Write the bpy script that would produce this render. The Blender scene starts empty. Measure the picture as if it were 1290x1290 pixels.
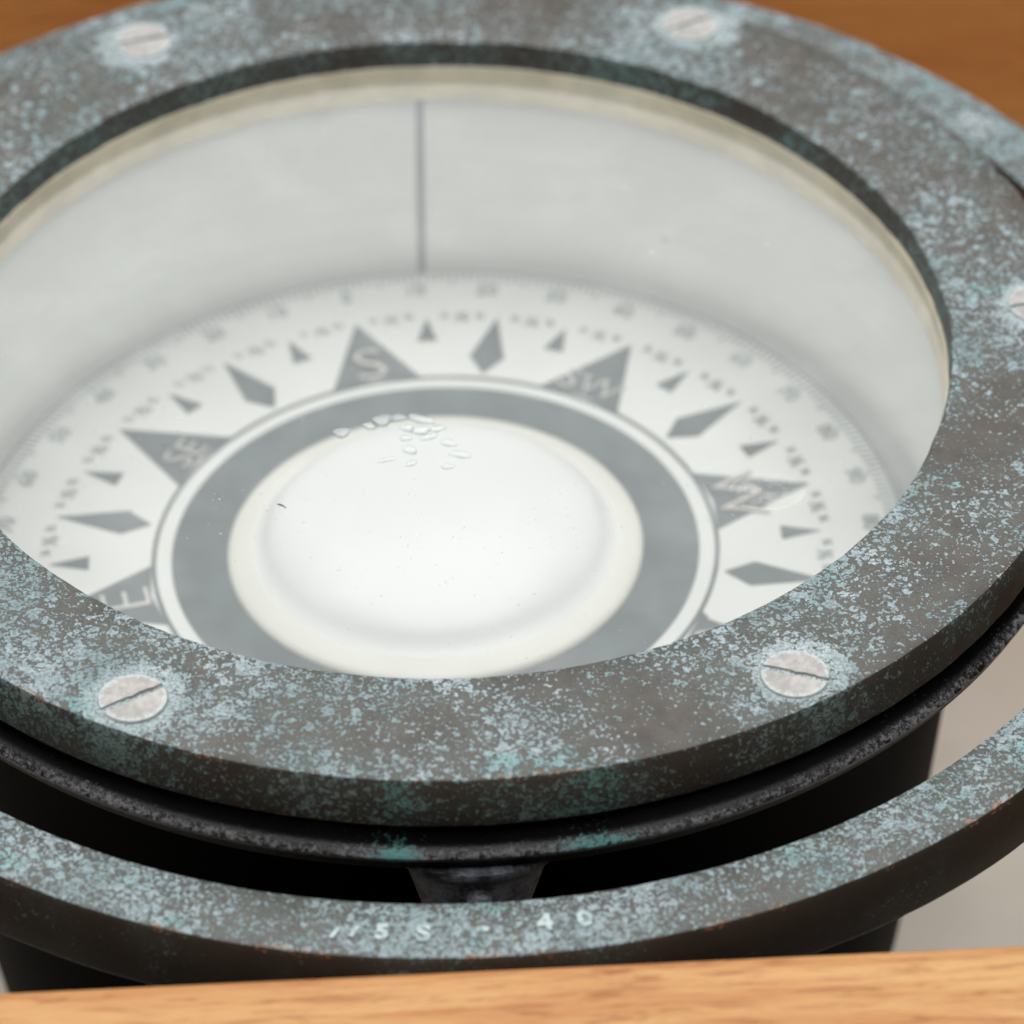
import bpy, bmesh, math, random
from mathutils import Vector, Matrix

U = 0.1                     # modelling unit: bezel outer radius = 1 unit = 0.1 m
R = math.radians
random.seed(7)
scene = bpy.context.scene
COL = scene.collection

# ------------------------------------------------------------------ camera
cam_data = bpy.data.cameras.new('camera')
cam = bpy.data.objects.new('camera', cam_data)
COL.objects.link(cam)
cp = Vector((0.0, -5.14747, 4.02564)) * U
fw = Vector((0.016823, 0.760143, -0.649538))
rt = Vector((0.999811, -0.019118, 0.003522))
up = Vector((0.009741, 0.649475, 0.760321))
m = Matrix(((rt.x, up.x, -fw.x, cp.x), (rt.y, up.y, -fw.y, cp.y), (rt.z, up.z, -fw.z, cp.z), (0, 0, 0, 1)))
cam.matrix_world = m
cam_data.sensor_width = 36
cam_data.lens = 36 * 4.11985
cam_data.clip_start = 0.01
cam_data.clip_end = 50
cam_data.dof.use_dof = True
cam_data.dof.focus_distance = (Vector((0.1, -0.58, -0.02)) * U - cp).dot(fw)
cam_data.dof.aperture_fstop = cam_data.lens / 1000 / (0.090 * U)
scene.camera = cam

# ------------------------------------------------------------------ light
world = bpy.data.worlds.new('World')
scene.world = world
world.use_nodes = True
bg = world.node_tree.nodes['Background']
bg.inputs['Color'].default_value = (0.86, 0.93, 1.0, 1)
bg.inputs['Strength'].default_value = 0.05


def area(name, loc, target, sx, sy, power, color):
    d = bpy.data.lights.new(name, 'AREA')
    d.shape = 'RECTANGLE'
    d.size, d.size_y, d.energy, d.color = sx, sy, power, color
    o = bpy.data.objects.new(name, d)
    COL.objects.link(o)
    o.location = loc
    o.rotation_euler = (Vector(target) - Vector(loc)).to_track_quat('-Z', 'Y').to_euler()
    return o


area('softbox', (-0.05, 0.22, 1.20), (0, 0.02, 0), 1.9, 2.6, 50.0, (1.0, 0.992, 0.975))

scene.view_settings.view_transform = 'Standard'
scene.view_settings.look = 'None'
scene.view_settings.exposure = 0.0
scene.view_settings.gamma = 1.0
scene.view_settings.use_curve_mapping = False
scene.render.engine = 'CYCLES'
scene.cycles.max_bounces = 7
scene.cycles.diffuse_bounces = 5
scene.cycles.glossy_bounces = 3
scene.cycles.transmission_bounces = 5
scene.cycles.transparent_max_bounces = 8
scene.cycles.caustics_reflective = False
scene.cycles.caustics_refractive = False


# ------------------------------------------------------------------ node helper
class N:
    def __init__(s, name):
        s.mat = bpy.data.materials.new(name)
        s.mat.use_nodes = True
        s.t = s.mat.node_tree
        s.t.nodes.clear()
        s.out = s.t.nodes.new('ShaderNodeOutputMaterial')

    def put(s, sock, v):
        if v is None:
            return
        if isinstance(v, bpy.types.NodeSocket):
            s.t.links.new(v, sock)
        elif isinstance(v, (tuple, list)) and sock.type == 'RGBA' and len(v) == 3:
            sock.default_value = (*v, 1)
        else:
            sock.default_value = v

    def math(s, op, a, b=None, c=None, clamp=False):
        n = s.t.nodes.new('ShaderNodeMath')
        n.operation = op
        n.use_clamp = clamp
        for i, v in enumerate((a, b, c)):
            s.put(n.inputs[i], v)
        return n.outputs[0]

    def vmath(s, op, a, b=None, scale=None):
        n = s.t.nodes.new('ShaderNodeVectorMath')
        n.operation = op
        s.put(n.inputs[0], a)
        s.put(n.inputs[1], b)
        if scale is not None:
            s.put(n.inputs['Scale'], scale)
        return n.outputs['Value'] if op in ('LENGTH', 'DOT_PRODUCT', 'DISTANCE') else n.outputs[0]

    def coord(s, k='Object'):
        return s.t.nodes.new('ShaderNodeTexCoord').outputs[k]

    def sep(s, v):
        n = s.t.nodes.new('ShaderNodeSeparateXYZ')
        s.put(n.inputs[0], v)
        return n.outputs

    def comb(s, x, y, z):
        n = s.t.nodes.new('ShaderNodeCombineXYZ')
        for i, v in enumerate((x, y, z)):
            s.put(n.inputs[i], v)
        return n.outputs[0]

    def noise(s, vec, scale, detail=3, rough=0.55, dist=0.0, out=0):
        n = s.t.nodes.new('ShaderNodeTexNoise')
        s.put(n.inputs['Vector'], vec)
        s.put(n.inputs['Scale'], scale)
        n.inputs['Detail'].default_value = detail
        n.inputs['Roughness'].default_value = rough
        n.inputs['Distortion'].default_value = dist
        return n.outputs[out]

    def voro(s, vec, scale, feature='F1', rnd=1.0):
        n = s.t.nodes.new('ShaderNodeTexVoronoi')
        n.feature = feature
        s.put(n.inputs['Vector'], vec)
        s.put(n.inputs['Scale'], scale)
        n.inputs['Randomness'].default_value = rnd
        return n

    def smooth(s, v, a, b, lo=0.0, hi=1.0):
        n = s.t.nodes.new('ShaderNodeMapRange')
        n.interpolation_type = 'SMOOTHSTEP'
        s.put(n.inputs[0], v)
        s.put(n.inputs[1], a)
        s.put(n.inputs[2], b)
        s.put(n.inputs[3], lo)
        s.put(n.inputs[4], hi)
        return n.outputs[0]

    def mix(s, f, a, b, mode='MIX'):
        n = s.t.nodes.new('ShaderNodeMix')
        n.data_type = 'RGBA'
        n.blend_type = mode
        s.put(n.inputs[0], f)
        s.put(n.inputs[6], a)
        s.put(n.inputs[7], b)
        return n.outputs[2]

    def bump(s, h, strength, dist, normal=None):
        n = s.t.nodes.new('ShaderNodeBump')
        s.put(n.inputs['Strength'], strength)
        s.put(n.inputs['Distance'], dist)
        s.put(n.inputs['Height'], h)
        s.put(n.inputs['Normal'], normal)
        return n.outputs[0]

    def bsdf(s, color, rough=0.5, metal=0.0, normal=None, spec=0.5, sss=None):
        n = s.t.nodes.new('ShaderNodeBsdfPrincipled')
        s.put(n.inputs['Base Color'], color)
        s.put(n.inputs['Roughness'], rough)
        s.put(n.inputs['Metallic'], metal)
        s.put(n.inputs['Normal'], normal)
        s.put(n.inputs['Specular IOR Level'], spec)
        return n.outputs[0]

    def done(s, shader):
        s.t.links.new(shader, s.out.inputs['Surface'])
        return s.mat


SCREW_A0, SCREW_R = 2.4, 0.934


# ------------------------------------------------------------------ materials
def stain(n, x, y):
    # two bright green runs at the front of the compass, left and right of the pivot
    a = n.smooth(n.math('ABSOLUTE', n.math('ADD', x, 0.068)), 0.055, 0.0)
    b = n.smooth(n.math('ABSOLUTE', n.math('SUBTRACT', x, 0.215)), 0.085, 0.0)
    return n.math('MULTIPLY', n.math('MAXIMUM', a, b), n.math('LESS_THAN', y, 0.0))


def patina_material(name, halo=False, gain=0.0, fine=1.0, green=0.0, filmy=0.0, side_loss=0.08):
    n = N(name)
    p0 = n.vmath('SCALE', n.coord(), scale=1 / U)
    jit = n.noise(p0, 75, 1, 0.5, out=1)
    p = n.vmath('ADD', p0, n.vmath('SCALE', n.vmath('SUBTRACT', jit, (0.5, 0.5, 0.5)), scale=0.019))
    nd = n.noise(p0, 4.2, 5, 0.66)
    d = n.math('MULTIPLY_ADD', n.math('SUBTRACT', nd, 0.5), 1.55, gain)
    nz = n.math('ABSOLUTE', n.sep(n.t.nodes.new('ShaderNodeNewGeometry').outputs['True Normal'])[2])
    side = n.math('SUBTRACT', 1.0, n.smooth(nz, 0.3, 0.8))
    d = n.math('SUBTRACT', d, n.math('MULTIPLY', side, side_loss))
    x, y, z = n.sep(p0)
    rad = n.math('SQRT', n.math('ADD', n.math('MULTIPLY', x, x), n.math('MULTIPLY', y, y)))
    d = n.math('MULTIPLY_ADD', n.math('MULTIPLY', stain(n, x, y), side), 0.12, d)
    hl = None
    if halo:
        th = n.math('ARCTAN2', y, x)
        k = n.math('FLOORED_MODULO', n.math('SUBTRACT', th, R(SCREW_A0 - 30)), R(60))
        k = n.math('SUBTRACT', k, R(30))
        dx = n.math('SUBTRACT', n.math('MULTIPLY', rad, n.math('COSINE', k)), SCREW_R)
        dy = n.math('MULTIPLY', rad, n.math('SINE', k))
        ds = n.math('SQRT', n.math('ADD', n.math('MULTIPLY', dx, dx), n.math('MULTIPLY', dy, dy)))
        ds = n.math('MULTIPLY_ADD', n.math('SUBTRACT', nd, 0.5), 0.16, ds)
        hl = n.smooth(ds, 0.082, 0.052)
        hl2 = n.smooth(ds, 0.22, 0.05)
        d = n.math('ADD', d, n.math('ADD', n.math('MULTIPLY', hl, 0.42), n.math('MULTIPLY', hl2, 0.13)))
        rim = n.smooth(rad, 0.85, 0.79)
        d = n.math('MULTIPLY_ADD', rim, 0.10, d)
        # the front left and the right of the ring are the most heavily crusted
        d = n.math('MULTIPLY_ADD', n.smooth(n.math('ADD', n.math('MULTIPLY', x, -0.55), n.math('MULTIPLY', y, -0.83)), 0.55, 0.98), 0.10, d)
    gr = n.noise(p0, 190, 2, 0.7)
    # each voronoi cell holds one crust rosette of random radius
    mask, hgt = None, None
    for sc, k0, off in ((43 * fine, 0.07, 0.0), (84 * fine, 0.12, 3.1), (150 * fine, 0.17, 7.7)):
        v = n.voro(n.vmath('ADD', p, (off, off * 0.7, off * 1.3)), sc)
        rnd = n.sep(v.outputs['Color'])[0]
        radius = n.math('MULTIPLY_ADD', n.math('SUBTRACT', rnd, 0.5), 0.42, n.math('MULTIPLY_ADD', d, 0.78, k0))
        inside = n.math('SUBTRACT', radius, v.outputs['Distance'])
        inside = n.math('MULTIPLY_ADD', n.math('SUBTRACT', gr, 0.5), 0.55, inside)
        mk = n.smooth(inside, -0.02, 0.13)
        ring = n.smooth(n.math('ABSOLUTE', n.math('SUBTRACT', inside, 0.13)), 0.13, 0.01)
        hh = n.math('MULTIPLY', mk, n.math('MULTIPLY_ADD', ring, 0.50, 0.42))
        mask = mk if mask is None else n.math('MAXIMUM', mask, mk)
        hgt = hh if hgt is None else n.math('MAXIMUM', hgt, hh)
    grain = n.smooth(gr, 0.36, 0.64)
    base = n.mix(n.smooth(n.noise(p0, 16, 3, 0.65), 0.3, 0.7), (0.044, 0.036, 0.029), (0.073, 0.061, 0.050))
    base = n.mix(n.math('MULTIPLY', side, 0.75), base, (0.040, 0.031, 0.024))  # darker brown side finish, with some of the sides' shade put into the colour
    # thin grey-blue film between the crusts
    film = n.math('MULTIPLY', n.smooth(d, -0.12 - filmy, 0.40 - filmy), n.math('MULTIPLY_ADD', grain, 0.75, 0.15))
    base = n.mix(n.math('MULTIPLY', film, 0.62), base, (0.112, 0.150, 0.148))
    c1 = n.noise(n.vmath('ADD', p0, (9, 2, 5)), 7.5, 3, 0.62, out=1)
    ca, cb, cc = n.sep(c1)
    crust = n.mix(n.smooth(cb, 0.35, 0.65), (0.25, 0.34, 0.36), (0.39, 0.475, 0.51))
    teal = n.smooth(n.math('MULTIPLY_ADD', side, 0.06, n.math('ADD', ca, green)), 0.56, 0.70)
    crust = n.mix(n.math('MULTIPLY', teal, 0.75), crust, (0.22, 0.43, 0.43))
    crust = n.mix(n.math('MULTIPLY', n.smooth(cc, 0.55, 0.70), 0.6), crust, (0.53, 0.585, 0.635))
    if hl is not None:
        crust = n.mix(n.math('MULTIPLY', hl, 0.6), crust, (0.50, 0.58, 0.60))
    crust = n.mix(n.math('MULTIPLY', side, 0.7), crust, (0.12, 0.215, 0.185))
    st = stain(n, x, y)
    crust = n.mix(n.math('MULTIPLY', st, n.math('MULTIPLY', side, 0.7)), crust, (0.11, 0.33, 0.30))
    depth = n.math('MULTIPLY', hgt, n.math('MULTIPLY_ADD', grain, 0.85, 0.25), clamp=True)
    col = n.mix(n.math('MULTIPLY', mask, n.smooth(depth, 0.0, 0.75, 0.32, 1.0)), base, crust)
    # rare rust flecks
    bev = n.math('MULTIPLY', n.smooth(nz, 0.05, 0.4), n.smooth(nz, 0.999, 0.95))
    worn = n.math('MULTIPLY', n.math('ADD', n.smooth(n.math('ABSOLUTE', n.math('SUBTRACT', rad, 0.998)), 0.012, 0.002), n.smooth(n.math('ABSOLUTE', n.math('SUBTRACT', rad, 1.214)), 0.012, 0.002)), n.math('MULTIPLY', bev, 0.16))
    rust = n.math('MULTIPLY', n.smooth(n.math('ADD', cb, worn), 0.70, 0.74), n.smooth(gr, 0.54, 0.64))
    col = n.mix(rust, col, (0.42, 0.17, 0.07))
    nrm = n.bump(n.math('MULTIPLY_ADD', gr, 0.25, depth), 0.5, 0.0005)
    rough = n.math('MULTIPLY_ADD', mask, 0.30, 0.50)
    return n.done(n.bsdf(col, rough, 0.0, nrm, 0.42))


def black_material(name='black_bowl_paint', bias=0.0):
    n = N(name)
    p = n.vmath('SCALE', n.coord(), scale=1 / U)
    nz = n.sep(n.t.nodes.new('ShaderNodeNewGeometry').outputs['Normal'])[2]
    a = n.noise(p, 120, 3, 0.75)
    b = n.noise(p, 7, 3, 0.6)
    rad = n.vmath('LENGTH', n.vmath('MULTIPLY', p, (1, 1, 0)))
    zz = n.sep(p)[2]
    edge = n.math('MULTIPLY', n.smooth(rad, 0.992, 1.012), n.smooth(zz, -0.165, -0.15))
    wear = n.math('MULTIPLY_ADD', b, 0.40, n.math('MULTIPLY_ADD', edge, 0.30, n.math('MULTIPLY_ADD', nz, 0.10, a)))
    x, y, zz2 = n.sep(p)
    stn = n.math('MULTIPLY', stain(n, x, y), n.smooth(zz2, -0.19, -0.15))
    wear = n.math('MULTIPLY_ADD', stn, 0.14, wear)
    wear = n.smooth(wear, 0.94 - bias, 1.20 - bias)
    teal = n.smooth(n.noise(n.vmath('ADD', p, (2, 7, 1)), 5.0, 3, 0.6), 0.60, 0.70)
    teal = n.math('MAXIMUM', teal, n.math('MULTIPLY', stn, 1.0))
    c = n.mix(teal, (0.17, 0.17, 0.18), (0.10, 0.29, 0.28))
    col = n.mix(wear, (0.0032, 0.0026, 0.0025), c)
    nrm = n.bump(a, n.math('MULTIPLY_ADD', edge, 0.55, 0.08), 0.0006)
    spec = n.math('MULTIPLY_ADD', edge, 0.55, 0.035)
    df = n.t.nodes.new('ShaderNodeBsdfDiffuse')
    n.put(df.inputs['Color'], col)
    mx = n.t.nodes.new('ShaderNodeMixShader')
    n.put(mx.inputs[0], n.math('MAXIMUM', n.smooth(zz, -0.19, -0.16), 0.22))
    n.t.links.new(df.outputs[0], mx.inputs[1])
    n.t.links.new(n.bsdf(col, n.math('MULTIPLY_ADD', wear, 0.35, 0.30), 0, nrm, spec), mx.inputs[2])
    return n.done(mx.outputs[0])


def lug_material():
    n = N('worn_black_paint')
    p = n.vmath('SCALE', n.coord(), scale=1 / U)
    a = n.noise(p, 130, 4, 0.75)
    b = n.noise(p, 16, 3, 0.6)
    k = n.smooth(n.math('MULTIPLY_ADD', b, 0.9, n.math('MULTIPLY', a, 0.7)), 0.62, 1.0)
    col = n.mix(k, (0.010, 0.009, 0.010), (0.20, 0.215, 0.25))
    return n.done(n.bsdf(col, 0.55, 0, n.bump(a, 0.6, 0.0006), 0.4))


def plain(name, color, rough=0.6, var=0.06, scale=8, spec=0.4, bumpy=0.0, bscale=60):
    n = N(name)
    p = n.vmath('SCALE', n.coord(), scale=1 / U)
    k = n.noise(p, scale, 5, 0.6)
    lo = tuple(c * (1 - var * 2) for c in color)
    hi = tuple(min(1, c * (1 + var)) for c in color)
    col = n.mix(n.smooth(k, 0.3, 0.7), lo, hi)
    nrm = n.bump(n.noise(p, bscale, 3), bumpy, 0.0005) if bumpy else None
    return n.done(n.bsdf(col, rough, 0, nrm, spec))


def wood_material(name, c1, c2, c3, sc=1.0):
    n = N(name)
    p = n.vmath('SCALE', n.coord(), scale=1 / U)
    x, y, z = n.sep(p)
    st = n.comb(n.math('MULTIPLY', x, 0.55 * sc), n.math('MULTIPLY', y, 7.0 * sc), n.math('MULTIPLY', z, 7.0 * sc))
    a = n.noise(st, 1.6, 5, 0.6, 0.7)
    b = n.noise(st, 7.0, 4, 0.7, 0.3)
    fl = n.comb(n.math('MULTIPLY', x, 3.2 * sc), n.math('MULTIPLY', y, 26 * sc), n.math('MULTIPLY', z, 26 * sc))
    pores = n.smooth(n.noise(fl, 1.5, 3, 0.7), 0.57, 0.70)
    col = n.mix(n.smooth(a, 0.32, 0.68), c1, c2)
    col = n.mix(n.math('MULTIPLY', n.smooth(b, 0.47, 0.70), 0.65), col, c3)
    col = n.mix(n.math('MULTIPLY', pores, 0.6), col, c3)
    h = n.math('SUBTRACT', n.math('MULTIPLY', b, 0.6), pores)
    return n.done(n.bsdf(col, 0.5, 0, n.bump(h, 0.4, 0.0006), 0.4))


def wall_material():
    n = N('white_bowl_enamel')
    p = n.vmath('SCALE', n.coord(), scale=1 / U)
    st = n.vmath('MULTIPLY', p, (2.2, 2.2, 34))
    k = n.noise(st, 1.0, 3, 0.6)
    c = n.mix(n.smooth(k, 0.35, 0.72, 0, 0.55), (0.93, 0.95, 0.93), (0.87, 0.895, 0.865))
    v = n.voro(p, 7.5)
    chip = n.math('MULTIPLY', n.smooth(n.sep(v.outputs['Color'])[0], 0.90, 0.93), n.smooth(v.outputs['Distance'], 0.06, 0.03))
    c = n.mix(n.math('MULTIPLY', chip, 0.8), c, (0.30, 0.30, 0.27))
    return n.done(n.bsdf(c, 0.5, 0, None, 0.4))


def screw_material():
    n = N('tarnished_nickel')
    p = n.vmath('SCALE', n.coord(), scale=1 / U)
    a = n.noise(p, 45, 5, 0.7)
    v = n.noise(p, 160, 3, 0.7)
    col = n.mix(n.smooth(a, 0.35, 0.7), (0.30, 0.285, 0.275), (0.43, 0.415, 0.40))
    x, y, z = n.sep(p)
    rr = n.math('SQRT', n.math('ADD', n.math('MULTIPLY', x, x), n.math('MULTIPLY', y, y)))
    crust = n.smooth(n.math('MULTIPLY_ADD', n.smooth(rr, 0.034, 0.0495), 0.30, v), 0.64, 0.76)
    col = n.mix(n.math('MULTIPLY', crust, 0.85), col, (0.44, 0.49, 0.49))
    h = n.math('ADD', a, n.math('MULTIPLY', v, 0.6))
    return n.done(n.bsdf(col, 0.48, 0.25, n.bump(h, 0.5, 0.0005), 0.5))


def glass_material():
    n = N('compass_glass')
    p = n.vmath('SCALE', n.coord(), scale=1 / U)
    fr = n.t.nodes.new('ShaderNodeFresnel')
    fr.inputs['IOR'].default_value = 1.5
    gl = n.t.nodes.new('ShaderNodeBsdfGlossy')
    gl.inputs['Roughness'].default_value = 0.03
    wob = n.bump(n.noise(p, 5, 2), 0.05, 0.002)
    n.put(gl.inputs['Normal'], wob)
    tr = n.t.nodes.new('ShaderNodeBsdfTransparent')
    tr.inputs['Color'].default_value = (0.975, 0.985, 0.98, 1)
    m1 = n.t.nodes.new('ShaderNodeMixShader')
    n.put(m1.inputs[0], fr.outputs[0])
    n.t.links.new(tr.outputs[0], m1.inputs[1])
    n.t.links.new(gl.outputs[0], m1.inputs[2])
    # dust grains and a thin film of grime
    grime = n.noise(p, 6, 2, 0.65)
    k = n.smooth(grime, 0.40, 0.75, 0.035, 0.085)
    df = n.t.nodes.new('ShaderNodeBsdfDiffuse')
    df.inputs['Color'].default_value = (0.84, 0.87, 0.87, 1)
    m2 = n.t.nodes.new('ShaderNodeMixShader')
    n.put(m2.inputs[0], k)
    n.t.links.new(m1.outputs[0], m2.inputs[1])
    n.t.links.new(df.outputs[0], m2.inputs[2])
    return n.done(m2.outputs[0])


def clear_material():
    n = N('glass_underside')
    tr = n.t.nodes.new('ShaderNodeBsdfTransparent')
    return n.done(tr.outputs[0])


def stamp_material():
    n = N('verdigris_filled_stamping')
    p = n.vmath('SCALE', n.coord(), scale=1 / U)
    k = n.noise(p, 75, 3, 0.7)
    col = n.mix(n.smooth(k, 0.4, 0.7), (0.33, 0.42, 0.43), (0.54, 0.61, 0.61))
    tr = n.t.nodes.new('ShaderNodeBsdfTransparent')
    mx = n.t.nodes.new('ShaderNodeMixShader')
    n.put(mx.inputs[0], n.smooth(k, 0.26, 0.48, 0.1, 0.95))
    n.t.links.new(tr.outputs[0], mx.inputs[1])
    n.t.links.new(n.bsdf(col, 0.75), mx.inputs[2])
    return n.done(mx.outputs[0])


def water_material():
    n = N('water')
    lw = n.t.nodes.new('ShaderNodeLayerWeight')
    lw.inputs['Blend'].default_value = 0.195
    tr = n.t.nodes.new('ShaderNodeBsdfTransparent')
    tr.inputs['Color'].default_value = (0.90, 0.92, 0.92, 1)
    gl = n.t.nodes.new('ShaderNodeBsdfGlossy')
    gl.inputs['Roughness'].default_value = 0.08
    m1 = n.t.nodes.new('ShaderNodeMixShader')
    n.put(m1.inputs[0], n.math('MULTIPLY', lw.outputs['Fresnel'], 1.0))
    n.t.links.new(tr.outputs[0], m1.inputs[1])
    n.t.links.new(gl.outputs[0], m1.inputs[2])
    df = n.t.nodes.new('ShaderNodeBsdfDiffuse')
    df.inputs['Color'].default_value = (0.85, 0.87, 0.87, 1)
    m2 = n.t.nodes.new('ShaderNodeMixShader')
    m2.inputs[0].default_value = 0.05
    n.t.links.new(m1.outputs[0], m2.inputs[1])
    n.t.links.new(df.outputs[0], m2.inputs[2])
    return n.done(m2.outputs[0])


M = dict(
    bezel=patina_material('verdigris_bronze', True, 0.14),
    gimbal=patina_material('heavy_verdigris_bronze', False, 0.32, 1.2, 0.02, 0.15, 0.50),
    black=black_material(),
    lug=lug_material(),
    wall=wall_material(),
    gasket=plain('cream_gasket', (0.86, 0.76, 0.57), 0.6, 0.08, 12),
    card=plain('white_card', (0.55, 0.56, 0.54), 0.55, 0.02, 5),
    ink=plain('grey_card_ink', (0.076, 0.102, 0.108), 0.6, 0.10, 14),
    faint=plain('faded_card_ink', (0.27, 0.30, 0.305), 0.6, 0.15, 14),
    letter=plain('pinkish_card_lettering', (0.44, 0.42, 0.395), 0.6, 0.03, 10),
    dome=plain('white_float_enamel', (0.675, 0.685, 0.69), 0.32, 0.01, 4),
    cream=plain('cream_float_rim', (0.57, 0.565, 0.525), 0.45, 0.02, 5),
    line=plain('lubber_line_paint', (0.34, 0.37, 0.38), 0.6, 0.05, 9),
    screw=screw_material(),
    slot=plain('dirty_slot', (0.13, 0.125, 0.12), 0.7, 0.45, 90, bumpy=0.6),
    glass=glass_material(),
    clear=clear_material(),
    water=water_material(),
    stamp=stamp_material(),
    oak=wood_material('pale_oiled_wood', (0.42, 0.185, 0.055), (0.53, 0.295, 0.112), (0.27, 0.070, 0.014), 2.0),
    oakback=wood_material('varnished_brown_wood', (0.74, 0.285, 0.075), (0.80, 0.35, 0.10), (0.58, 0.18, 0.04)),
    floor=plain('taupe_lining', (0.64, 0.62, 0.56), 0.8, 0.05, 2.2, 0.2, 0.3, 90),
    blocker=plain('dark_blocker', (0.020, 0.014, 0.011), 0.9, 0.1, 20),
    dirt=plain('dark_fleck', (0.07, 0.07, 0.07), 0.8, 0.1, 20),
)


# ------------------------------------------------------------------ mesh helpers
def link(name, mesh, mats, parent=None, smooth=True):
    o = bpy.data.objects.new(name, mesh)
    COL.objects.link(o)
    for mt in (mats if isinstance(mats, (list, tuple)) else [mats]):
        mesh.materials.append(M[mt])
    o.parent = parent
    if smooth:
        for f in mesh.polygons:
            f.use_smooth = True
        try:
            mesh.set_sharp_from_angle(angle=R(38))
        except Exception:
            pass
    return o


def raw(name, verts, faces):
    me = bpy.data.meshes.new(name)
    me.from_pydata([(x * U, y * U, z * U) for x, y, z in verts], [], faces)
    me.update()
    return me


def lathe(name, prof, seg=256, closed=True, z0=0.0, wob=0.0):
    """revolve (r, z) profile about z; profile given counter-clockwise seen with r right, z up"""
    verts, faces = [], []
    k = len(prof)
    ph = [random.random() * 6.28 for _ in range(8)]
    for i in range(seg):
        a = 2 * math.pi * i / seg
        w = wob * sum(math.sin(a * f + ph[j]) / (1 + 0.2 * j) for j, f in enumerate((7, 13, 23, 41, 67, 90)))
        for r, z in prof:
            verts.append(((r + w) * math.cos(a), (r + w) * math.sin(a), z + z0 + w * 0.6))
    n = k if closed else k - 1
    for i in range(seg):
        j = (i + 1) % seg
        for q in range(n):
            q2 = (q + 1) % k
            faces.append((i * k + q, j * k + q, j * k + q2, i * k + q2))
    return raw(name, verts, faces)


def lathe_cap(name, prof, seg=160):
    """revolve an open profile that starts on the axis"""
    verts, faces = [(0, 0, prof[0][1])], []
    pr = prof[1:]
    k = len(pr)
    for i in range(seg):
        a = 2 * math.pi * i / seg
        for r, z in pr:
            verts.append((r * math.cos(a), r * math.sin(a), z))
    for i in range(seg):
        j = (i + 1) % seg
        faces.append((0, 1 + i * k, 1 + j * k))
        for q in range(k - 1):
            faces.append((1 + i * k + q, 1 + i * k + q + 1, 1 + j * k + q + 1, 1 + j * k + q))
    return raw(name, verts, faces)


def annulus(name, r0, r1, z, th, seg=192):
    return lathe(name, [(r0, z), (r1, z), (r1, z + th), (r0, z + th)], seg)


def prism(name, pts, z, th):
    k = len(pts)
    v = [(x, y, z) for x, y in pts] + [(x, y, z + th) for x, y in pts]
    f = [tuple(range(k, 2 * k)), tuple(reversed(range(k)))]
    f += [(i, (i + 1) % k, k + (i + 1) % k, k + i) for i in range(k)]
    return raw(name, v, f)


def pol(r, deg):
    return (r * math.cos(R(deg)), r * math.sin(R(deg)))


def text_polys(s, size, bold=0.0, sx=1.0):
    """filled, extruded text as (verts, faces) centred at the origin, in units"""
    c = bpy.data.curves.new('t', 'FONT')
    c.body = s
    c.size = size
    c.align_x = 'CENTER'
    c.align_y = 'CENTER'
    c.offset = bold
    c.resolution_u = 3
    c.extrude = 0.0012
    o = bpy.data.objects.new('t', c)
    COL.objects.link(o)
    dg = bpy.context.evaluated_depsgraph_get()
    dg.update()
    me = bpy.data.meshes.new_from_object(o.evaluated_get(dg))
    vs = [(v.co.x * sx, v.co.y, v.co.z) for v in me.vertices]
    fs = [tuple(p.vertices) for p in me.polygons]
    bpy.data.objects.remove(o)
    bpy.data.curves.remove(c)
    bpy.data.meshes.remove(me)
    if vs:
        cx = (min(v[0] for v in vs) + max(v[0] for v in vs)) / 2
        cy = (min(v[1] for v in vs) + max(v[1] for v in vs)) / 2
        vs = [(x - cx, y - cy, z) for x, y, z in vs]
    return vs, fs


def place_text(vs, r, deg, z, turn=0.0):
    """letter tops point outwards at radius r, azimuth deg"""
    a = R(deg - 90 + turn)
    cx, cy = pol(r, deg)
    return [(cx + x * math.cos(a) - y * math.sin(a), cy + x * math.sin(a) + y * math.cos(a), z + w) for x, y, w in vs]


def join_parts(parts):
    V, F = [], []
    for v, f in parts:
        b = len(V)
        V += v
        F += [tuple(i + b for i in q) for q in f]
    return V, F


def tag(o, label=None, cat=None, group=None, kind=None):
    for k, v in (('label', label), ('category', cat), ('group', group), ('kind', kind)):
        if v:
            o[k] = v
    return o


def empty(name, loc=(0, 0, 0), rz=0.0):
    o = bpy.data.objects.new(name, None)
    o.empty_display_size = 0.02
    o.location = loc
    o.rotation_euler = (0, 0, rz)
    COL.objects.link(o)
    return o


def box_mesh(name, x0, x1, y0, y1, z0, z1, bev=0.012):
    bm = bmesh.new()
    bmesh.ops.create_cube(bm, size=1.0)
    for v in bm.verts:
        v.co = Vector(((x0 + x1) / 2 + v.co.x * (x1 - x0), (y0 + y1) / 2 + v.co.y * (y1 - y0), (z0 + z1) / 2 + v.co.z * (z1 - z0))) * U
    bmesh.ops.bevel(bm, geom=bm.edges[:], offset=bev * U, segments=3, affect='EDGES', profile=0.6)
    me = bpy.data.meshes.new(name)
    bm.to_mesh(me)
    bm.free()
    return me


BOX_RZ = R(2.74)
FLOOR_Z = -1.72
BT = -0.10       # top of the box boards

# ------------------------------------------------------------------ table and box
tab = link('table_top', raw('table_top', [(-7, -5, -1.862), (7, -5, -1.862), (7, 6, -1.862), (-7, 6, -1.862)], [(0, 1, 2, 3)]), 'floor', None, False)
tag(tab, kind='structure')

box = empty('wooden_box', (0, 0, -1.86 * U), BOX_RZ)
tag(box, 'open wooden box with pale front rim and brown back board around the compass', 'box')


def board(name, *a, mat='oak'):
    o = link(name, box_mesh(name, *a), mat, box)
    o.location = (0, 0, 1.86 * U)
    return o


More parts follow.
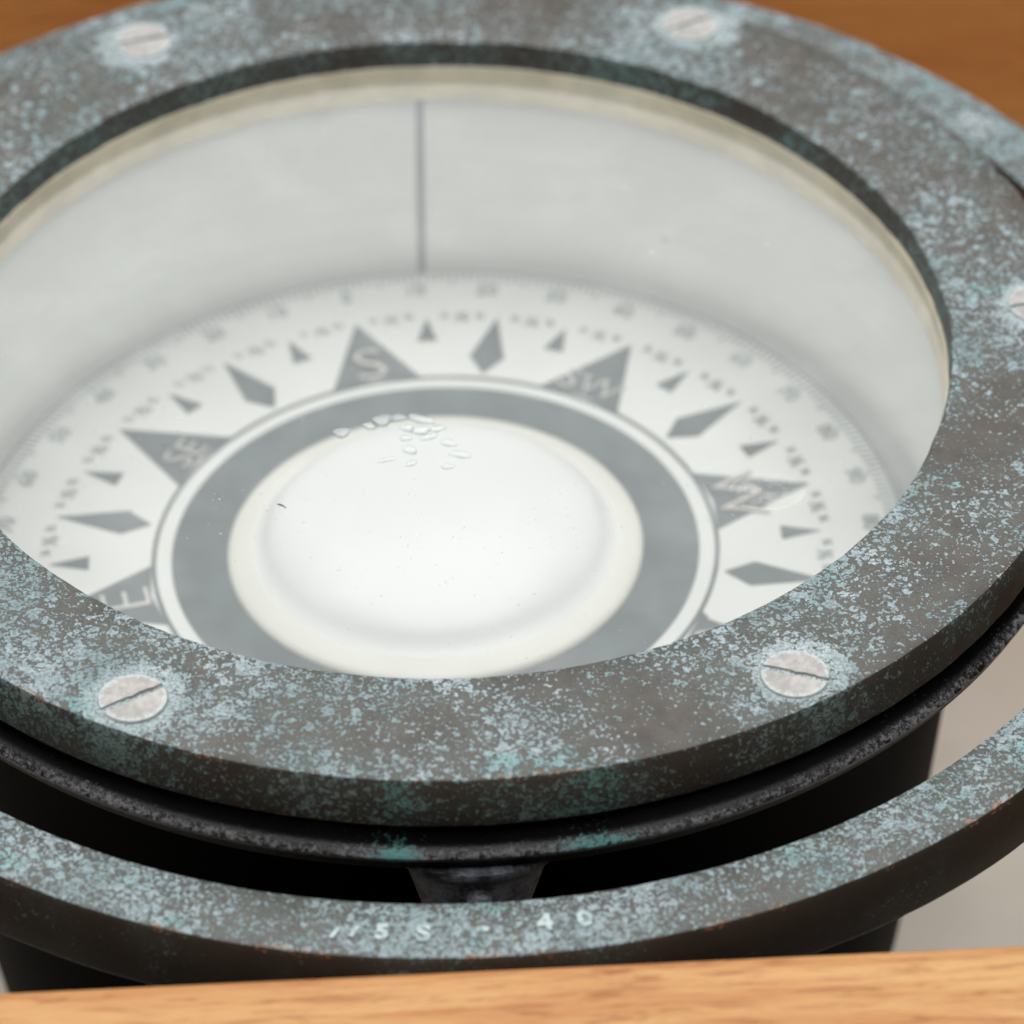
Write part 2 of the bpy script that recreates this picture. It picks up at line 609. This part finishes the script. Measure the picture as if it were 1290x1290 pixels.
HX = 1.95
board('front_board', -HX, HX, -1.56, -1.258, -1.86, BT)
o = board('back_board', -HX, HX, 1.42, 1.66, -1.86, BT, mat='oakback')
board('side_board', -HX - 0.2, -HX - 0.002, -1.56, 1.66, -1.86, BT)
board('side_board', HX + 0.002, HX + 0.2, -1.56, 1.66, -1.86, BT)
o = board('bounce_blocker', -HX + 0.02, HX - 0.02, -1.2575, -1.238, FLOOR_Z + 0.002, BT - 0.06, mat='blocker')  # unseen dark panel, added to cut wood bounce onto gimbal ring and bowl
o['label'] = 'added dark panel behind the front board that cuts bounced light'
bo = board('bottom_board', -HX, HX, -1.254, 1.418, -1.86, FLOOR_Z, mat='floor')
bo['label'] = 'taupe lined floor of the box'

# ------------------------------------------------------------------ gimbal ring
gz, gth = -0.123, 0.125
g0, g1 = 1.1094, 1.2167
b = 0.010
prof = [(g0 + b, gz - gth), (g1 - b, gz - gth), (g1 - b * .3, gz - gth + b * .3), (g1, gz - gth + b), (g1, gz - b), (g1 - b * .3, gz - b * .3), (g1 - b, gz),
        (g0 + b, gz), (g0 + b * .3, gz - b * .3), (g0, gz - b), (g0, gz - gth + b), (g0 + b * .3, gz - gth + b * .3)]
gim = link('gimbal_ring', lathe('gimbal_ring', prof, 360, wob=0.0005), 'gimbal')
tag(gim, 'blue-green corroded bronze gimbal ring with stamped marks hanging round the compass bowl', 'gimbal ring')
for s, r, a, size, turn in (('/', 1.178, -97.3, 0.036, -8), ('/', 1.172, -96.0, 0.040, -8), ('5', 1.170, -94.2, 0.058, 0), ('S', 1.170, -91.46, 0.066, 0),
                            ('-', 1.166, -87.5, 0.085, 0), ('4', 1.160, -83.3, 0.066, 0), ('0', 1.162, -80.6, 0.062, 0)):
    vs, fs = text_polys(s, size * 0.62, 0.0022)
    # letters read upright from the front, so their tops point to the centre
    me = raw('stamped_letter', place_text(vs, r, a, gz + 0.0012, 180 + turn), fs)
    link('stamped_mark' if s in '/-' else 'stamped_letter', me, 'stamp', gim, False)


def pin(name, r0, r1, rad, az, z, parent, mat, r_end=None, seg=32):
    v, f = [], []
    r_end = rad if r_end is None else r_end
    ca, sa = math.cos(R(az)), math.sin(R(az))
    for (rr, q) in ((r0, rad), (r1, r_end)):
        for i in range(seg):
            t = 2 * math.pi * i / seg
            lx, lz = q * math.cos(t), q * math.sin(t)
            v.append((rr * ca - lx * sa, rr * sa + lx * ca, z + lz))
    f = [(i, (i + 1) % seg, seg + (i + 1) % seg, seg + i) for i in range(seg)] + [tuple(reversed(range(seg))), tuple(range(seg, 2 * seg))]
    return link(name, raw(name, v, f), mat, parent)


for az in (2.74, 182.74):
    pin('pivot_pin', 1.2165, HX + 0.05, 0.035, az, gz - gth / 2, gim, 'gimbal')

# ------------------------------------------------------------------ compass
comp = empty('marine_compass', (0, 0, 0))
tag(comp, 'round liquid-filled marine compass with verdigris bezel, white card and black bowl', 'compass')

# bezel ring
ri, T = 0.7902, 0.0922
b = 0.008
prof = [(ri + 0.004, -T), (1 - b, -T), (1 - b * .3, -T + b * .3), (1.0, -T + b), (1.0, -b), (1 - b * .3, -b * .3), (1 - b, 0)]
prof += [(1 - b - (1 - 2 * b - ri) * i / 6, 0) for i in range(1, 6)]
prof += [(ri + b, 0), (ri + b * .3, -b * .3), (ri, -b), (ri, -0.052), (ri + 0.004, -0.056)]
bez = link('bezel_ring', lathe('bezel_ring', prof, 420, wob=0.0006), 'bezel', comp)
bez['label'] = 'flat bronze bezel ring speckled with pale blue verdigris'


# slotted screws
def screw_meshes():
    rj = random.Random(5)
    r, hw, top = 0.0495, 0.0044, 0.0022
    v, f = [], []
    for sgn in (1, -1):
        a0 = math.asin(hw / r)
        pts = []
        for i in range(25):
            a = a0 + (math.pi - 2 * a0) * i / 24
            pts.append((r * math.cos(a), r * math.sin(a)))
        if sgn < 0:
            pts = [(-x, -y) for x, y in pts]
        e0, e1 = pts[-1], pts[0]
        pts += [(e0[0] + (e1[0] - e0[0]) * q / 14, sgn * (hw + rj.uniform(-0.0014, 0.0012))) for q in range(1, 14)]
        k = len(pts)
        b0 = len(v)
        inner = [(x * 0.955, (y - sgn * hw) * 0.955 + sgn * (hw + 0.0008)) for x, y in pts]
        v += [(x, y, -0.02) for x, y in pts] + [(x, y, top - 0.0025) for x, y in pts] + [(x, y, top) for x, y in inner]
        for lo in (0, 1):
            for i in range(k):
                j = (i + 1) % k
                f.append((b0 + lo * k + i, b0 + lo * k + j, b0 + (lo + 1) * k + j, b0 + (lo + 1) * k + i))
        f.append(tuple(b0 + 2 * k + i for i in range(k)))
    head = raw('screw', v, f)
    base = lathe_cap('slot', [(0, -0.0042), (0.0488, -0.0042), (0.0488, -0.019)], 40)
    return head, base


sh, ss = screw_meshes()
slots = [-17.5 + 30, 29.3, 18, 75, 30.7, -17.5]
for i, ang in enumerate((2.955, 62.6, 121.9, 182.4, -117.5, -58.1)):
    me = sh if i == 0 else sh
    o = bpy.data.objects.new('screw', me)
    COL.objects.link(o)
    if not me.materials:
        me.materials.append(M['screw'])
    if not ss.materials:
        ss.materials.append(M['slot'])
    o.parent = comp
    x, y = pol(SCREW_R + 0.003, ang)
    o.location = (x * U, y * U, 0.0015 * U)
    o.rotation_euler = (random.uniform(-.012, .012), random.uniform(-.012, .012), R(slots[i]))
    s2 = bpy.data.objects.new('slot', ss)
    COL.objects.link(s2)
    s2.parent = o

# glass pane
GZ = -0.046
gp = [(0, GZ)] + [(0.802 * i / 12, GZ) for i in range(1, 13)] + [(0.802, GZ - 0.003)]
gme = lathe_cap('glass_pane', gp, 160)
gl = link('glass_pane', gme, 'glass', comp, False)
gl['label'] = 'flat glass pane with dust specks'

# cream gasket under the glass
gk = link('gasket', lathe('gasket', [(0.785, -0.116), (0.806, -0.121), (0.806, -0.0505), (0.786, -0.0505), (0.7845, -0.07), (0.784, -0.1)], 200), 'gasket', comp)
gk['label'] = 'cream gasket ring under the glass'

# bowl: black outside with a rounded flange under the bezel
out = [(0.93, -0.094), (0.972, -0.094), (0.975, -0.104), (0.972, -0.115), (0.980, -0.124), (0.998, -0.129), (1.008, -0.134), (1.012, -0.141), (1.010, -0.148), (1.003, -0.153), (1.002, -0.166), (0.994, -0.176),
       (0.965, -0.182), (0.90, -0.195), (0.862, -0.22), (0.848, -0.27), (0.838, -0.5), (0.812, -0.9), (0.790, -1.15), (0.762, -1.33), (0.712, -1.47), (0.62, -1.57), (0.45, -1.63), (0.2, -1.655), (0.002, -1.66)]
inn = [(0.002, -1.60), (0.45, -1.58), (0.60, -1.52), (0.70, -1.40), (0.78, -0.9), (0.818, -0.4), (0.822, -0.125), (0.93, -0.12)]
prof = list(reversed(out)) + list(reversed(inn))
bowl = link('bowl', lathe('bowl', prof, 256), 'black', comp)
bowl['label'] = 'deep black painted bowl with rounded flange'
# pivot lugs at front and back
for az in (-87.26, 92.74):
    v, f = [], []
    seg = 40
    lev = [(0.116, -0.172), (0.118, -0.180), (0.114, -0.187), (0.104, -0.192), (0.101, -0.20), (0.092, -0.235), (0.080, -0.28), (0.06, -0.33), (0.045, -0.36)]
    for q, z in lev:
        for i in range(seg):
            t = 2 * math.pi * i / seg
            v.append((0.946 + q * 0.60 * math.cos(t), q * math.sin(t), z))
    for l in range(len(lev) - 1):
        for i in range(seg):
            j = (i + 1) % seg
            f.append((l * seg + j, l * seg + i, (l + 1) * seg + i, (l + 1) * seg + j))
    f.append(tuple(range(seg)))
    f.append(tuple((len(lev) - 1) * seg + i for i in reversed(range(seg))))
    ca, sa = math.cos(R(az)), math.sin(R(az))
    v = [(x * ca - y * sa, x * sa + y * ca, z) for x, y, z in v]
    lug = link('pivot_lug', raw('pivot_lug', v, f), 'lug', bowl)
    pin('pivot_pin', 0.97, 1.112, 0.018, az, -0.228, bowl, 'lug')

# white inner wall and floor of the bowl
wl = link('inner_wall', lathe('inner_wall', [(0.816, -0.122), (0.797, -0.122), (0.797, -0.44), (0.795, -0.53), (0.785, -0.575), (0.76, -0.60), (0.5, -0.615), (0.003, -0.62),
                                             (0.003, -0.64), (0.5, -0.635), (0.79, -0.62), (0.814, -0.56)][::-1], 220), 'wall', comp)
wl['label'] = 'white enamelled inside of the bowl'
# lubber line: narrow strip on the wall
az0 = 92.15
v, f = [], []
for i, (z) in enumerate([-0.124 - 0.03 * k for k in range(14)]):
    for da in (-0.5, 0.5):
        x, y = pol(0.7955, az0 + da * 0.95)
        v.append((x, y, z))
    for da in (-0.5, 0.5):
        x, y = pol(0.7966, az0 + da * 0.95)
        v.append((x, y, z))
for i in range(13):
    k = i * 4
    f += [(k, k + 1, k + 5, k + 4), (k + 1, k + 3, k + 7, k + 5), (k + 2, k, k + 4, k + 6)]
link('lubber_line', raw('lubber_line', v, f), 'line', comp, False)

# ------------------------------------------------------------------ compass card
CZ = -0.4464
card = link('compass_card', lathe_cap('compass_card', [(0, 0), (0.2, 0), (0.5, 0), (0.760, 0), (0.764, -0.003), (0.764, -0.012), (0.4, -0.014), (0.01, -0.014)], 220), 'card', comp)
card.location = (-0.0095 * U, -0.0018 * U, CZ * U)
nv = Vector((-0.0288, 0.0262, 1)).normalized()
card.rotation_euler = Vector((0, 0, 1)).rotation_difference(nv).to_euler()
card['label'] = 'white compass card with grey points and lettering'
S_AZ = 102.4        # azimuth of south
names = ['S', 'SW', 'W', 'NW', 'N', 'NE', 'E', 'SE']
link('thin_ring', annulus('thin_ring', 0.4515, 0.4585, 0.0005, 0.0012), 'ink', card)
link('dark_band', annulus('dark_band', 0.334, 0.426, 0.0005, 0.0012), 'ink', card)
pt = None
for i in range(8):
    az = S_AZ - 45 * i
    me = prism('cardinal_point', [pol(0.459, az - 9.4), pol(0.4655, az), pol(0.459, az + 9.4), pol(0.628, az)], 0.0005, 0.0012)
    link('cardinal_point', me, 'ink', card, False)
    s = names[i]
    vs, fs = text_polys(s, 0.118 if len(s) == 1 else 0.076, -0.0018 if len(s) == 1 else -0.0012, 1.2 if s == 'S' else 1.0)
    link('letter', raw('letter', place_text(vs, 0.507 if len(s) == 1 else 0.494, az, 0.0035), fs), 'letter', card, False)
    az = S_AZ - 22.5 - 45 * i
    me = prism('diamond_point', [pol(0.470, az), pol(0.516, az + 3.3), pol(0.630, az), pol(0.516, az - 3.3)][::-1], 0.0005, 0.0012)
    link('diamond_point', me, 'ink', card, False)
    for k in (11.25, 33.75):
        az = S_AZ - k - 45 * i
        me = prism('small_point', [pol(0.560, az + 1.75), pol(0.560, az - 1.75), pol(0.624, az)], 0.0005, 0.0012)
        link('small_point', me, 'ink', card, False)
# quarter-point fractions
fr = {1: text_polys('\u00bc', 0.024, 0.0), 2: text_polys('\u00bd', 0.034, 0.0008), 3: text_polys('\u00be', 0.024, 0.0)}
parts = []
for i in range(32):
    for k in (1, 2, 3):
        vs, fs = fr[k]
        parts.append((place_text(vs, 0.628 if k == 2 else 0.632, S_AZ - 11.25 * i - 2.8125 * k, 0.0015), fs))
V, F = join_parts(parts)
tag(link('fraction_marks', raw('fraction_marks', V, F), 'faint', card, False), kind='stuff')
# degree scale and numbers
V, F = [], []
for d in range(360):
    az = S_AZ - d
    r1 = 0.732 if d % 5 else 0.722
    w = 0.20
    bI = len(V)
    for r in (r1, 0.7585):
        for q in (-w, w):
            x, y = pol(r, az + q)
            V.append((x, y, 0.0012))
    F.append((bI, bI + 2, bI + 3, bI + 1))
tag(link('degree_scale', raw('degree_scale', V, F), 'faint', card, False), kind='stuff')
parts = []
for d in range(0, 360, 10):
    q = d % 180
    q = q if q <= 90 else 180 - q
    vs, fs = text_polys(str(q), 0.040, 0.0004)
    parts.append((place_text(vs, 0.708, S_AZ - d, 0.0015), fs))
V, F = join_parts(parts)
tag(link('degree_numbers', raw('degree_numbers', V, F), 'faint', card, False), kind='stuff')
link('scale_line', annulus('scale_line', 0.7585, 0.761, 0.0005, 0.0010), 'ink', card)

# float dome in the middle of the card
pr = [(0, 0.118)]
for i in range(1, 31):
    r_ = 0.264 * i / 30
    pr.append((r_, 0.018 + 0.100 * math.sqrt(1 - (r_ / 0.281) ** 2)))
pr += [(0.270, 0.0455), (0.2755, 0.0375), (0.282, 0.0300), (0.288, 0.0245), (0.293, 0.0205), (0.297, 0.0170)]
dome = link('float_dome', lathe_cap('float_dome', pr[:], 128), 'dome', card)
link('float_rim', lathe('float_rim', [(0.282, 0.001), (0.336, 0.001), (0.336, 0.006), (0.333, 0.011), (0.326, 0.0150), (0.311, 0.0182), (0.300, 0.0200), (0.294, 0.0204), (0.282, 0.0190)], 128), 'cream', card)


# ------------------------------------------------------------------ water drops and flecks on the glass
def drop_mesh(rx, ry, h, seed):
    rnd = random.Random(seed)
    ph = [rnd.random() * 6.28 for _ in range(3)]
    v, f = [(0, 0, h)], []
    seg, lv = 20, 5
    for l in range(1, lv + 1):
        t = l / lv * math.pi / 2
        for i in range(seg):
            a = 2 * math.pi * i / seg
            w = 1 + 0.14 * math.sin(2 * a + ph[0]) + 0.10 * math.sin(3 * a + ph[1]) + 0.06 * math.sin(5 * a + ph[2])
            v.append((rx * w * math.sin(t) * math.cos(a), ry * w * math.sin(t) * math.sin(a), h * math.cos(t)))
    for i in range(seg):
        f.append((0, 1 + i, 1 + (i + 1) % seg))
    for l in range(lv - 1):
        for i in range(seg):
            j = (i + 1) % seg
            f.append((1 + l * seg + i, 1 + (l + 1) * seg + i, 1 + (l + 1) * seg + j, 1 + l * seg + j))
    f.append(tuple(1 + (lv - 1) * seg + i for i in reversed(range(seg))))
    return raw('water_drop', v, f)


drops = [(-0.150, -0.194, .014, .011), (-0.105, -0.178, .011, .010), (-0.088, -0.166, .017, .014), (-0.066, -0.160, .013, .009), (-0.030, -0.163, .020, .010),
         (-0.050, -0.184, .012, .008), (-0.030, -0.190, .018, .009), (-0.004, -0.186, .012, .008), (-0.018, -0.206, .014, .007), (-0.052, -0.208, .009, .007),
         (0.012, -0.220, .013, .008), (-0.046, -0.236, .010, .010), (0.030, -0.248, .016, .008), (-0.080, -0.258, .012, .006), (-0.044, -0.268, .009, .006), (0.010, -0.276, .011, .006)]
for i, (x, y, rx, ry) in enumerate(drops):
    o = link('water_drop', drop_mesh(rx, ry, min(rx, ry) * 0.38, i), 'water')
    o.location = (x * U, y * U, (GZ + 0.0004) * U)
    o.rotation_euler = (0, 0, R(random.uniform(-25, 25)))
    tag(o, 'tiny clear water drop in the cluster on the glass above the dome', 'water drop', 'water drops clustered on the compass glass')

# scattered specks of condensation, too small to count
V, F = [], []
rs = random.Random(11)
spots = []
for _ in range(420):
    t = rs.random()
    if t < 0.45:
        a = rs.uniform(150, 330)
        r = rs.uniform(0.42, 0.62)
    elif t < 0.75:
        a = rs.uniform(200, 340)
        r = rs.uniform(0.2, 0.76)
    else:
        a = rs.uniform(0, 360)
        r = 0.77 * math.sqrt(rs.random())
    spots.append((*pol(r, a), rs.uniform(0.0006, 0.0018) * (1.6 if rs.random() < 0.08 else 1)))
for x, y, q in spots:
    bI = len(V)
    V.append((x, y, GZ + q * 0.5 + 0.0003))
    for i in range(8):
        a = i / 8 * 6.2832
        V.append((x + q * math.cos(a), y + q * math.sin(a), GZ + 0.0003))
    F += [(bI, bI + 1 + i, bI + 1 + (i + 1) % 8) for i in range(8)]
    F.append(tuple(bI + 1 + i for i in reversed(range(8))))
sp = link('condensation_specks', raw('condensation_specks', V, F), 'water')
tag(sp, 'fine specks of condensation scattered over the compass glass', 'condensation', kind='stuff')


# uneven pale patch on the glass over the west point
n = N('pale_patch')
p = n.vmath('SCALE', n.coord(), scale=1 / U)
x, y, z = n.sep(p)
rr = n.vmath('LENGTH', n.vmath('MULTIPLY', p, (1 / 0.062, 1 / 0.046, 0)))
k = n.math('MULTIPLY', n.smooth(n.noise(p, 28, 4, 0.65), 0.34, 0.72), n.smooth(rr, 1.0, 0.55))
edge = n.math('MULTIPLY', n.smooth(n.math('ABSOLUTE', n.math('SUBTRACT', rr, 0.88)), 0.10, 0.0), n.smooth(n.noise(p, 14, 2), 0.40, 0.60))
k = n.math('MULTIPLY_ADD', edge, 0.16, n.math('MULTIPLY', k, 0.26), clamp=True)
df = n.t.nodes.new('ShaderNodeBsdfDiffuse')
df.inputs['Color'].default_value = (0.86, 0.86, 0.84, 1)
tr = n.t.nodes.new('ShaderNodeBsdfTransparent')
mx = n.t.nodes.new('ShaderNodeMixShader')
n.put(mx.inputs[0], k)
n.t.links.new(tr.outputs[0], mx.inputs[1])
n.t.links.new(df.outputs[0], mx.inputs[2])
M['mark'] = n.done(mx.outputs[0])
ph = [random.random() * 6 for _ in range(3)]
V = [(0, 0, 0.0008)]
for i in range(40):
    a = 2 * math.pi * i / 40
    w = 1 + 0.07 * math.sin(2 * a + ph[0]) + 0.05 * math.sin(3 * a + ph[1])
    V.append((0.064 * w * math.cos(a), 0.048 * w * math.sin(a), 0.0004))
mk = link('pale_patch', raw('pale_patch', V, [(0, 1 + i, 1 + (i + 1) % 40) for i in range(40)]), 'mark', None)
mk.location = (0.487 * U, -0.342 * U, GZ * U)
tag(mk, 'pale patch on the glass over the W point', 'water mark')


# a short dark hair lying on the glass
V, F = [], []
for i in range(9):
    t = i / 8
    cx, cy = -0.244 + 0.014 * t, -0.360 - 0.009 * t + 0.002 * math.sin(t * 3.1)
    w = 0.0006 + 0.0008 * math.sin(t * 3.14)
    for dy, dz in ((-w, 0.0003), (0, 0.0003 + 1.4 * w), (w, 0.0003)):
        V.append((cx, cy + dy, GZ + dz))
for i in range(8):
    k = i * 3
    F += [(k, k + 3, k + 4, k + 1), (k + 1, k + 4, k + 5, k + 2), (k + 2, k + 5, k + 3, k)]
F += [(0, 1, 2), (26, 25, 24)]
hr = link('hair_fleck', raw('hair_fleck', V, F), 'dirt', None)
tag(hr, 'short dark hair lying on the glass over the left of the dome', 'hair')
